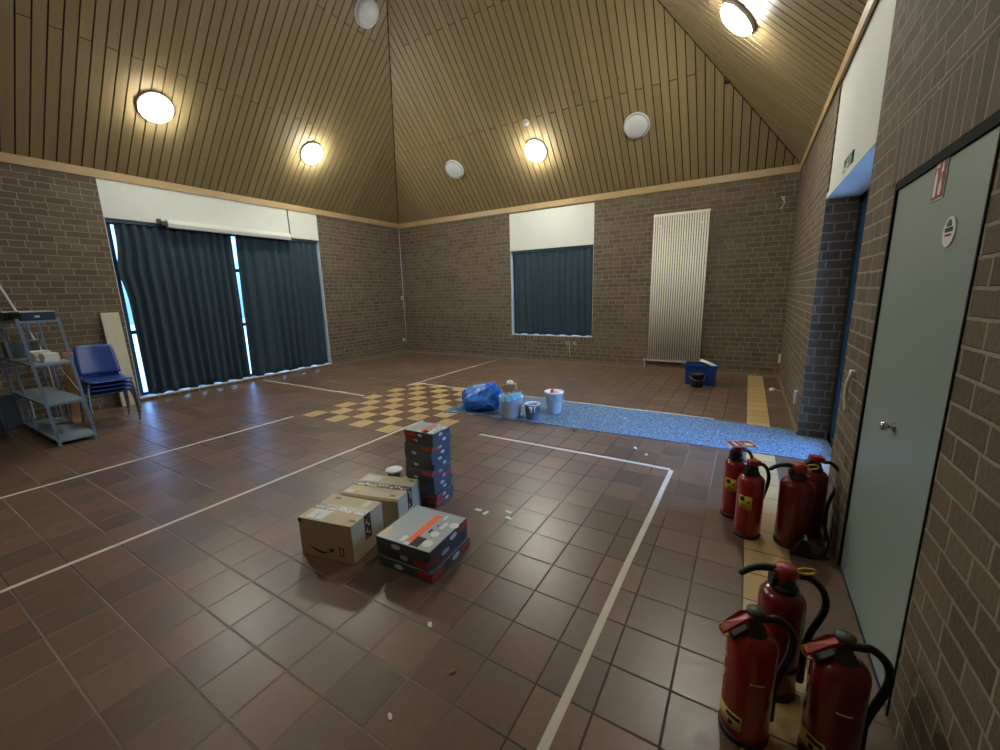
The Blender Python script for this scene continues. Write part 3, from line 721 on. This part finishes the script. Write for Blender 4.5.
def bucket(loc, rb, rt, h, m, label, rz=0, handle=True, name='bucket', cat='bucket', wall=.004):
    t = empty(name, loc, rz, label, cat)
    MB().lathe([(rb-.006, 0), (rb, .004), (rt, h-.03), (rt+.007, h-.028), (rt+.008, h), (rt-wall, h), (rb-wall, .008), (.002, .008)], 36, cap=False).disc((0, 0, 0), rb-.006, (0, 0, 1), .004, 36).build('body', m, t)
    if handle:
        pts = [(rt+.008)*V(math.cos(a), 0, 0)+V(0, -(rt+.02)*math.sin(a)*.35, h-.035-(rt*.62)*math.sin(a)) for a in [PI*k/16 for k in range(17)]]
        pts = [p+V(0, -(rt+.012)*math.sin(PI*k/16)*.75, 0) for k, p in enumerate(pts)]
        MB().tube(pts, .0025, 6).build('bail_handle', M['palegrey'], t)
    return t
CZ = .0075
bucket((-2.500, 4.38, CZ), .118, .143, .268, M['bucketwhite'], 'white bucket full of rags and scraps beside the blue bag', .5)
bucket((-2.075, 4.77, CZ), .088, .118, .285, M['bucketwhite'], 'white bucket standing farthest right on the carpet with a red cap inside', 1.0)
tb = bucket((-2.205, 4.40, CZ), .082, .092, .19, M['greytub'], 'small cloudy tub with a dried white rim between the white buckets', 0, False, 'tub', 'tub')
MB().lathe([(.088, .165), (.097, .170), (.098, .192), (.094, .196), (.086, .192), (.085, .17)], 30, cap=False).build('rim', M['bucketwhite'], tb)
dr = MB()
for k in range(7):
    a = rnd.uniform(-2.6, -.4); L = rnd.uniform(.03, .10)
    dr.tube([(.0965*math.cos(a), .0965*math.sin(a), .175), (.093*math.cos(a), .093*math.sin(a), .175-L)], [.009, .004], 6)
dr.build('paint_drips', M['bucketwhite'], tb)
# what sticks out of the first bucket
def blob(name, loc, sx_, sy_, sz_, m, label, cat, seed, amp=.35):
    b = MB(); bmesh.ops.create_icosphere(b.bm, subdivisions=4, radius=1)
    for v in b.bm.verts:
        p = v.co.copy(); q = p*(1+amp*noise.noise(p*2.2+V(seed, 0, 0))+.5*amp*abs(noise.noise(p*5+V(0, seed, 0))))
        v.co = V(q.x*sx_, q.y*sy_, q.z*sz_)
    for f in b.bm.faces: f.smooth = True
    o = tag(b.build(name, m), label, cat); o.location = loc; return o
blob('rag', (-2.50, 4.38, CZ+.235), .080, .080, .085, M['rag'], 'grey brown rags heaped inside the white bucket beside the bag', 'rag', 4)
b = MB().box((-.085, -.06, 0), (.085, .06, .006))
for s in (-1, 1): b.box((-.085, s*.06-.003, 0), (.085, s*.06+.003, .075)); b.box((s*.085-.003, -.06, 0), (s*.085+.003, .06, .075))
o = tag(b.build('carton_tray', M['tan']), 'open tan carton resting on the rags in the white bucket', 'carton'); o.location = (-2.53, 4.41, CZ+.338); o.rotation_euler = (.06, -.10, .3)
blob('paper_wad', (-2.525, 4.41, CZ+.415), .050, .042, .036, M['paper'], 'crumpled white paper on top of the tan carton in the bucket', 'paper', 9, .6)
cl = MB(); N = 24; NW = 12; vs = []
for i in range(N+1):
    row = []
    for j in range(NW+1):
        u, w = i/N, j/NW; x = -.13+.26*u
        fall = max(0, w-.5)*2
        p = V(x, .05-.085*w+x*x*3.0-.012*fall, .014+.050*u*(1-.5*fall)-(.075-.03*u)*fall**1.3+.010*math.sin(11*u+5*w)*(1-w)+.006*math.sin(23*u-7*w))
        p.y -= .006*math.sin(19*u+2*w)*fall
        row.append(cl.bm.verts.new(p))
    vs.append(row)
for i in range(N):
    for j in range(NW):
        f = cl.bm.faces.new([vs[i][j], vs[i+1][j], vs[i+1][j+1], vs[i][j+1]]); f.smooth = True
o = tag(cl.build('blue_cloth', M['clothblue']), 'light blue cloth draped over the rim of the white bucket by the bag', 'cloth')
s = o.modifiers.new('thick', 'SOLIDIFY'); s.thickness = .006; o.location = (-2.420, 4.238, CZ+.272); o.rotation_euler = (0, 0, math.radians(30))
blob('rag', (-2.075, 4.77, CZ+.225), .078, .078, .055, M['rag'], 'pale rag filling the white bucket on the right', 'rag', 12, .25)
rc = tag(MB().lathe([(.022, 0), (.024, .006), (.022, .05), (.012, .058), (.012, .075), (.002, .077)], 16).build('bottle_cap', M['redthing']), 'small red cap poking out of the right white bucket', 'cap'); rc.location = (-2.09, 4.745, CZ+.252)

# crate and black bucket by the radiator
ct = empty('storage_crate', (-.575, 7.40, 0), math.radians(1), 'blue plastic crate on the tiles in front of the radiator', 'crate')
L, D, H, w = .238, .165, .335, .006
b = MB()
def ringbox(z0, z1, lx0, ly0, lx1, ly1, th):
    a = [(-1, -1), (1, -1), (1, 1), (-1, 1)]
    for k in range(4):
        (sx0, sy0), (sx1, sy1) = a[k], a[(k+1) % 4]
        inn = lambda sx_, sy_, lx, ly: (sx_*(lx-th), sy_*(ly-th))
        q = [V(sx0*lx0, sy0*ly0, z0), V(sx1*lx0, sy1*ly0, z0), V(*inn(sx1, sy1, lx0, ly0), z0), V(*inn(sx0, sy0, lx0, ly0), z0)]
        r_ = [V(sx0*lx1, sy0*ly1, z1), V(sx1*lx1, sy1*ly1, z1), V(*inn(sx1, sy1, lx1, ly1), z1), V(*inn(sx0, sy0, lx1, ly1), z1)]
        vv = [b.bm.verts.new(p) for p in q+r_]
        for f in ((0, 3, 2, 1), (4, 5, 6, 7), (0, 1, 5, 4), (1, 2, 6, 5), (2, 3, 7, 6), (3, 0, 4, 7)): b.bm.faces.new([vv[i] for i in f])
ringbox(0, H, L-.025, D-.02, L, D, w); b.box((-L+.025, -D+.02, 0), (L-.025, D-.02, .006)); b.build('body', M['crate'], ct)
b = MB(); ringbox(H-.03, H, L+.014, D+.014, L+.016, D+.016, .02); b.build('rim', M['crate'], ct, .003)
b = MB()
for x in (-.12, 0, .12): b.box((x-.006, -D-.004, .05), (x+.006, -D+.008, H-.03))
b.build('rib', M['crate'], ct)
pp = MB(); vs = []
for i in range(9):
    row = []
    for j in range(5):
        u, v = i/8, j/4; row.append(pp.bm.verts.new((-.03+.25*u, -.10+.2*v, .342+.05*math.cos(u*1.5)-.05*u+.012*math.sin(7*v))))
    vs.append(row)
for i in range(8):
    for j in range(4): pp.bm.faces.new([vs[i][j], vs[i+1][j], vs[i+1][j+1], vs[i][j+1]])
o = tag(pp.build('paper_sheet', M['paper']), 'curled white sheet lying on top of the blue crate', 'paper'); o.location = (-.575, 7.40, 0); s = o.modifiers.new('thick', 'SOLIDIFY'); s.thickness = .004
blob('dark_cloth', (-.45, 7.44, .24), .085, .065, .06, M['black'], 'dark cloth bundle inside the blue crate at its right end', 'cloth', 22, .25)
bucket((-.61, 7.115, 0), .085, .105, .22, M['blackbucket'], 'black bucket standing in front of the blue crate', .3)

# ------------------------------------------------------------------ shelving, table leg, chairs on the left
SH = -.062                                                   # the rack leans a little
rk = empty('shelf_rack', (-6.48, 1.15, 0), 0, 'grey steel shelf rack with four shelves at the left edge of the room', 'shelf')
def shear(mb):
    for v in mb.bm.verts: v.co.y += SH*v.co.z
    return mb
Lk, Dk = 1.42, .30
posts = [(0, 0), (0, Dk), (-.88, 0), (-.88, Dk), (-Lk, 0), (-Lk, Dk)]
for (x, y) in posts:
    b = MB().box((x-.013, y-.002, 0), (x+.013, y+.002, 1.42)).box((x-.002 + (.011 if x == 0 else 0), y-.013, 0), (x+.002+(.011 if x == 0 else 0), y+.013, 1.42))
    shear(b).build('post', M['steel'], rk)
for z in (.075, .50, .94, 1.405):
    b = MB().box((-Lk-.015, -.012, z-.015), (.015, Dk+.012, z-.011))
    b.box((-Lk-.015, -.014, z-.035), (.015, -.010, z-.011)).box((-Lk-.015, Dk+.010, z-.035), (.015, Dk+.014, z-.011))
    b.box((.012, -.012, z-.035), (.016, Dk+.012, z-.011)).box((-Lk-.016, -.012, z-.035), (-Lk-.012, Dk+.012, z-.011))
    shear(b).build('shelf', M['shelfboard'], rk)
b = MB().tube([(-.86, Dk+.004, .52), (-.02, Dk+.004, .93)], .006, 6).tube([(-.02, Dk+.008, .52), (-.86, Dk+.008, .93)], .006, 6)
shear(b).build('cross_brace', M['steel'], rk)
def dev(x, y, z, rz, label):
    t = empty('black_device', (x, y, z), rz, label, 'device', 'black devices on the rack')
    MB().box((-.15, -.13, 0), (.15, .13, .085)).build('body', M['device'], t, .005)
    MB().box((-.155, -.135, .085), (.155, .135, .097)).build('lid', M['palegrey'], t, .003)
    MB().box((.1505, -.03, .03), (.1525, .01, .05)).build('badge', M['palegrey'], t)
dev(-6.64, 1.215, 1.396, .06, 'flat black device on the right end of the rack top')
dev(-7.02, 1.165, 1.396, .02, 'flat black device behind the other one on the rack top')
for k in range(4):
    o = tag(MB().box((-.11, -.08, 0), (.11, .08, .026)).build('paper_stack', M['paper'], None, .002), ['lowest white packet in the pile on the third rack shelf', 'second white packet from below on the third rack shelf', 'third white packet from below on the third rack shelf', 'topmost white packet in the pile on the third rack shelf'][k], 'packet', 'white packets on the rack')
    place(o, (-7.0+(.02, -.02, .01, 0)[k], 1.25, .9295+.0265*k), (.1, .02, .15, .05)[k])
for k in range(3):
    o = tag(MB().box((-.08, -.06, 0), (.08, .06, .03)).build('paper_stack', M['paper'], None, .002), ['bottom white packet of the small pile nearer the rack end', 'middle white packet of the small pile nearer the rack end', 'top white packet of the small pile nearer the rack end'][k], 'packet', 'white packets on the rack')
    place(o, (-6.72, 1.275, .9295+.0305*k), (.0, .1, .05)[k])
o = tag(MB().prism([V(0, -.025, 0), V(0, .03, 0), V(0, .035, -.10), V(0, .045, -.20), V(0, .0, -.19), V(0, -.02, -.10)], V(-.008, 0, 0)).build('cloth_strip', M['paper']), 'white strip of cloth hanging from the second rack shelf', 'cloth')
place(o, (-6.96, 1.085, .478), math.radians(-90))
o = tag(MB().box((-.16, -.13, 0), (.16, .13, .20)).build('storage_case', M['greengrey'], None, .01), 'dark grey case on the third rack shelf near the wall', 'case'); place(o, (-7.65, 1.235, .9295))
lt = empty('folding_table', (-7.75, .62, 0), 0, 'table at the left edge, only its thin grey leg in view beside the rack', 'table')
for (x, y) in ((.2, .31), (-.15, .31), (.2, -.6), (-.35, -.6)): MB().tube([(x, y, 0), (x, y-.02, .71)], .013, 8).build('leg', M['steel'], lt)
MB().box((-.40, -.66, .71), (.22, .30, .735)).build('tabletop', M['palegrey'], lt, .004)
o = tag(MB().box((-.11, -.14, 0), (.11, .14, .44)).box((-.115, -.145, .40), (.115, .145, .45)).build('storage_case', M['greengrey'], None, .008), 'grey green case on the floor behind the rack at the left edge', 'case'); place(o, (-8.07, 1.02, 0))
tag(MB().tube([(-7.93, 1.49, 0.0), (-7.97, 1.47, .9), (-8.06, 1.20, 2.0)], .014, 8).build('white_pole', M['palegrey']), 'long white pole leaning behind the rack against the brick wall', 'pole')
o = tag(MB().box((-.012, -.075, 0), (.012, .075, .94)).build('tan_board', M['tan'], None, .003), 'tan wooden board standing upright between the rack and the chairs', 'board'); place(o, (-7.62, 1.58, 0), 0); o.rotation_euler = (-.06, 0, .1)
o = tag(MB().box((0, -.105, 0), (.045, .105, 1.42)).box((.045, -.07, 1.33), (.05, .07, 1.355)).build('beige_board', M['beige'], None, .004), 'beige board leaning on the brick wall between the chairs and the curtain', 'board')
o.location = (XL+.10, 2.265, 0); o.rotation_euler = (0, -.075, 0)

ch = empty('stacking_chair', (0, 0, 0), 0, '', 'chair', 'stacked blue chairs')
SW, SDp = .43, .42
def curved(pts_fn, th, nu=10, nv=10):
    b = MB(); vs = [[b.bm.verts.new(pts_fn(i/nu, j/nv)) for j in range(nv+1)] for i in range(nu+1)]
    for i in range(nu):
        for j in range(nv):
            f = b.bm.faces.new([vs[i][j], vs[i+1][j], vs[i+1][j+1], vs[i][j+1]]); f.smooth = True
    return b
def shell(fn, name):
    o = curved(fn, 0).build(name, M['blueplastic'], ch); s = o.modifiers.new('thick', 'SOLIDIFY'); s.thickness = .012; s.offset = 0; return o
# the chair looks along +x; seat 0.44 high
shell(lambda u, v: V(.22-.42*u, (v-.5)*SW*(1-.06*u), .445-.02*math.sin(PI*u)-.03*(1-u)**6-.012*u+.012*(2*abs(v-.5))**2), 'seat')
shell(lambda u, v: V(-.215-.10*u-.03*math.sin(PI*v)+.02, (v-.5)*SW*.96*(1-.10*u**2), .475+.385*u-.012*(2*abs(v-.5))**4*u), 'backrest')
for s in (-1, 1):
    MB().tube(smooth_path([(.20, s*.235, 0), (.185, s*.225, .25), (.165, s*.20, .415), (.12, s*.19, .428)]), .011, 8).build('leg', M['chrome'], ch)
    MB().tube(smooth_path([(-.27, s*.235, 0), (-.235, s*.225, .25), (-.19, s*.205, .415), (-.15, s*.19, .428)]), .011, 8).build('leg', M['chrome'], ch)
    MB().tube(smooth_path([(.14, s*.19, .420), (-.16, s*.19, .412), (-.215, s*.19, .44), (-.245, s*.19, .60), (-.265, s*.19, .70)]), .010, 8).build('side_rail', M['chrome'], ch)
MB().tube([(.12, -.19, .422), (.12, .19, .422)], .009, 8).tube([(-.15, -.19, .418), (-.15, .19, .418)], .009, 8).build('cross_rail', M['chrome'], ch)
cl_ = ['bottom blue chair of the stack, its legs on the tiles', 'second blue chair from the floor in the stack', 'third blue chair from the floor in the stack', 'topmost blue chair of the stack, its backrest in full view']
for k in range(4):
    o = ch if k == 0 else copy_tree(ch)
    place(o, (-7.18+.026*k, 1.80, .054*k), math.radians(-3)); o['label'] = cl_[k]

# ------------------------------------------------------------------ fire extinguishers
def tilt(v, a): return Matrix.Rotation(a, 3, 'Z') @ v
def ext(loc, rz, style, label, r=.076, hb=.40, m='red', lab=None, hose=True):
    """local +x: where the lever points; hose leaves towards -x"""
    t = empty('fire_extinguisher', loc, rz, label, 'fire extinguisher', 'red fire extinguishers standing on the tiles')
    prof = [(r-.012, 0), (r-.003, .003), (r-.003, .022), (r, .026), (r, hb-.045), (r*.97, hb-.028), (r*.86, hb-.012), (r*.66, hb-.001), (r*.42, hb+.006), (.03, hb+.009)]
    MB().lathe(prof, 40).build('body', M[m], t)
    MB().lathe([(r-.010, -.0), (r+.002, .001), (r+.002, .020), (r-.006, .022)], 40).build('base_ring', M['black'], t)
    z = hb+.004 if style != 'knob' else hb-.018
    if style in ('cap', 'small'):
        k = .9 if style == 'small' else 1
        MB().lathe([(.040*k, z-.006), (.047*k, z), (.047*k, z+.014), (.038*k, z+.020), (.034*k, z+.045), (.030*k, z+.05)], 24).box((.0, -.02, z+.012), (.05, .02, z+.05)).build('valve', M['black'], t, .003)
        if style == 'cap': c = MB().lathe([(.030, z+.040), (.037, z+.056), (.038, z+.080), (.033, z+.091), (.020, z+.096), (.002, z+.097)], 24).box((.02, -.020, z+.055), (.046, .020, z+.084))
        else: c = MB().lathe([(.026*k, z+.045), (.028*k, z+.060)], 20).prism([V(-.036, -.024, z+.058), V(.020, -.030, z+.066), V(.040, -.016, z+.068), V(.040, .016, z+.068), V(.020, .030, z+.066), V(-.036, .024, z+.058)], V(-.004, 0, .030))
        c.build('push_cap', M['redcap'], t, .005)
        if style == 'small': MB().prism([V(.020, -.016, z+.072), V(.052, -.018, z+.062), V(.066, -.014, z+.012), V(.066, .014, z+.012), V(.052, .018, z+.062), V(.020, .016, z+.072)], V(-.012, 0, -.018)).build('lever', M['black'], t, .004)
        else: MB().tube(smooth_path([(.036, 0, z+.076), (.075, 0, z+.080), (.115, 0, z+.070), (.145, 0, z+.050), (.150, 0, z+.040)]), [.013, .014, .014, .014, .014, .014, .014, .013, .013, .013, .012, .012, .012, .012, .012, .012, .012, .012, .012, .011, .011, .011, .010, .010, .009][:25], 10).build('lever', M['black'], t)
        hz = z+.055
        if style == 'cap':
            MB().tube([(-.034, 0, hz), (-.060, 0, hz)], .011, 10).build('hose_ferrule', M['paleyellow'], t)
            MB().tube([V(-.040, .014, hz+.030)+V(-.030*math.cos(a)-.02, .006*math.sin(a), .016*math.sin(a)) for a in [2*PI*i/16 for i in range(16)]], .004, 6, True).build('pull_ring', M['yellow'], t)
        else:
            MB().tube([(-.034, 0, hz), (-.055, 0, hz)], .010, 10).build('hose_ferrule', M['brass'], t)
            MB().tube([V(-.03, -.02, hz+.03)+V(.012*math.cos(a), .0, .012*math.sin(a)) for a in [2*PI*i/12 for i in range(12)]], .003, 6, True).build('pull_ring', M['ochre'], t)
    else:                                              # 'knob': dark cone valve with a knob, sloping red lever
        MB().lathe([(.045, z-.006), (.046, z+.012), (.030, z+.040), (.022, z+.055), (.022, z+.078), (.010, z+.080)], 24).build('valve', M['olive'], t)
        MB().lathe([(.016, z+.078), (.026, z+.082), (.028, z+.098), (.020, z+.104), (.002, z+.105)], 14).build('knob', M['olive'], t, .001)
        MB().prism([V(.0, -.016, z+.078), V(.045, -.019, z+.074), V(.100, -.016, z+.040), V(.112, -.012, z+.022), V(.112, .012, z+.022), V(.100, .016, z+.040), V(.045, .019, z+.074), V(0, .016, z+.078)], V(0, 0, .012)).build('lever', M['redcap'], t, .004)
        MB().prism([V(.02, -.012, z+.045), V(.075, -.012, z+.012), V(.075, .012, z+.012), V(.02, .012, z+.045)], V(.004, 0, -.014)).build('carry_grip', M['black'], t, .003)
        MB().tube([V(.080, -.030, z+.002)+V(.010*math.cos(a), -.016*math.cos(a), .020*math.sin(a)) for a in [2*PI*i/16 for i in range(16)]], .0035, 6, True).build('pull_ring', M['ochre'], t)
        MB().box((.070, -.022, z+.010), (.100, -.012, z+.018)).build('pull_pin', M['ochre'], t)
        hz = z+.058
        MB().tube([(-.018, 0, hz), (-.045, 0, hz)], .011, 10).build('hose_ferrule', M['black'], t)
    if hose:
        w = r+.062
        pts = smooth_path([(-.045, 0, hz), (-.085, .0, hz-.006), (-w+.006, .002, hz-.055), (-w-.006, .003, hz-.13), (-r-.030, .004, hz-.24), (-r-.014, .004, hb*.34)])
        MB().tube(pts, .0125 if style != 'small' else .011, 10).build('hose', M['black'], t)
        MB().tube([(-r-.016, .004, hb*.36), (-r-.014, .004, hb*.10)], [.014, .017], 10).build('nozzle', M['black'], t)
        if style == 'cap': MB().tube([V((r+.002)*math.cos(a), (r+.002)*math.sin(a), hb*.30) for a in [2*PI*i/32 for i in range(32)]], .0035, 6, True).build('clip_band', M['black'], t)
    # label wrapped on the cylinder
    def wrap(a0, a1, z0, z1, off, name, mm, parent):
        b = MB(); n = 10
        vs = [[b.bm.verts.new(((r+off)*math.cos(a0+(a1-a0)*i/n), (r+off)*math.sin(a0+(a1-a0)*i/n), zz)) for zz in (z0, z1)] for i in range(n+1)]
        for i in range(n): f = b.bm.faces.new([vs[i][0], vs[i+1][0], vs[i+1][1], vs[i][1]]); f.smooth = True
        o = b.build(name, mm, parent); s = o.modifiers.new('thick', 'SOLIDIFY'); s.thickness = .0006; s.offset = 1; return o
    if lab:
        ac, aw, z0, z1, mm = lab
        L_ = wrap(ac-aw, ac+aw, z0, z1, .0006, 'label', M[mm], t)
        hgt = z1-z0
        if style == 'small':
            wrap(ac-aw*.85, ac-aw*.1, z1-hgt*.42, z1-hgt*.08, .0014, 'label_print', M['ink'], L_)
            wrap(ac+aw*.35, ac+aw*.62, z0+hgt*.48, z0+hgt*.66, .0014, 'label_print', M['ink'], L_)
            for q in range(3): wrap(ac-aw*.7, ac+aw*(.5-.2*q), z0+hgt*(.12+.10*q), z0+hgt*(.15+.10*q), .0014, 'label_print', M['ink'], L_)
        else:
            wrap(ac+aw*.05, ac+aw*.9, z1-hgt*.38, z1-hgt*.12, .0014, 'label_print', M['ink'], L_)
            wrap(ac+aw*.25, ac+aw*.50, z0+hgt*.12, z0+hgt*.45, .0014, 'label_print', M['ink'], L_)
            wrap(ac+aw*1.2, ac+aw*1.2+.55, hb*.64, hb*.655, .0006, 'white_print', M['tapewhite'], t)
            b0 = ac-aw*.55
            for q, (da, h0, h1) in enumerate(((0, .50, .54), (.06, .55, .60), (-.05, .61, .68), (.05, .70, .75))): wrap(b0+da-.10, b0+da+.06, hb*h0, hb*h1, .0006, 'white_print', M['tapewhite'], t)
    return t
D2 = math.radians
# angles: camera looks from the origin; lever directions are read from the photo
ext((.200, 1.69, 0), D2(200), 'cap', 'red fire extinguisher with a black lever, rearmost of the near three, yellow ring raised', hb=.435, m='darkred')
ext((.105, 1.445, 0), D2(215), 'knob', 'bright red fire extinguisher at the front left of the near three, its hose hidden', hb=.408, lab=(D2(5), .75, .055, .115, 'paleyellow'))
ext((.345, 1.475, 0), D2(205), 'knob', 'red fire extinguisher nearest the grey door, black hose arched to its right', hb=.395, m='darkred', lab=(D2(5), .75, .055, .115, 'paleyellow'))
ext((.022, 3.05, 0), D2(230), 'small', 'red fire extinguisher with the red sign plate lying on its top', hb=.405, r=.072, lab=(D2(20), .50, .20, .285, 'yellow'))
ext((.108, 2.825, 0), D2(230), 'small', 'red fire extinguisher with a yellow label just right of the sign-topped one', hb=.405, r=.074, lab=(D2(20), .50, .20, .285, 'yellow'))
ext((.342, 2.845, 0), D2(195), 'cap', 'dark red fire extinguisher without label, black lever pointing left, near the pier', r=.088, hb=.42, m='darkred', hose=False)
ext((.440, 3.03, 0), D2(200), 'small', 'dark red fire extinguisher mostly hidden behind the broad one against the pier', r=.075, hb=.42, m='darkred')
# fallen horn and foot in front of the broad one
hn = empty('extinguisher_horn', (.385, 2.715, 0), 0, 'black plastic horn leaning at the foot of the broad dark extinguisher', 'nozzle')
MB().prism([V(-.06, -.012, 0), V(.05, -.012, 0), V(.055, -.012, .02), V(.018, -.012, .125), V(.0, -.012, .13), V(-.055, -.012, .015)], V(0, .024, 0)).build('horn', M['black'], hn, .005)
MB().tube([(.009, -.018, .120), (.009, .018, .120)], .009, 10).build('bolt', M['palegrey'], hn)
MB().tube(smooth_path([(.05, 0, .015), (.10, .03, .02), (.13, .12, .05), (.12, .20, .12)]), .012, 8).build('hose', M['black'], hn)
# sign plate lying on the far left extinguisher
sp_ = empty('sign_plate', (.035, 3.075, .509), D2(28), 'red and white sign plate lying flat on the leftmost fire extinguisher', 'sign')
MB().box((-.085, -.06, 0), (.085, .06, .003)).build('plate', M['paper'], sp_, .001)
MB().box((-.078, -.054, .003), (-.004, .054, .0038)).box((.004, -.054, .003), (.078, .054, .0038)).build('red_field', M['signred'], sp_)
g = MB()
def xy(ox, pts): return [V(ox+u*.07, -.05+v*.1, .0038) for u, v in pts]
g.prism(xy(-.076, [(.35, .08), (.65, .08), (.65, .62), (.55, .72), (.55, .80), (.45, .80), (.45, .72), (.35, .62)]), V(0, 0, .0006))
g.prism(xy(-.076, [(.40, .86), (.75, .84), (.85, .94), (.42, .92)]), V(0, 0, .0006))
g.prism(xy(.006, [(.12, .10), (.80, .10), (.90, .42), (.74, .34), (.66, .70), (.50, .42), (.36, .86), (.28, .44), (.12, .40)]), V(0, 0, .0006))
g.build('pictogram', M['paper'], sp_)
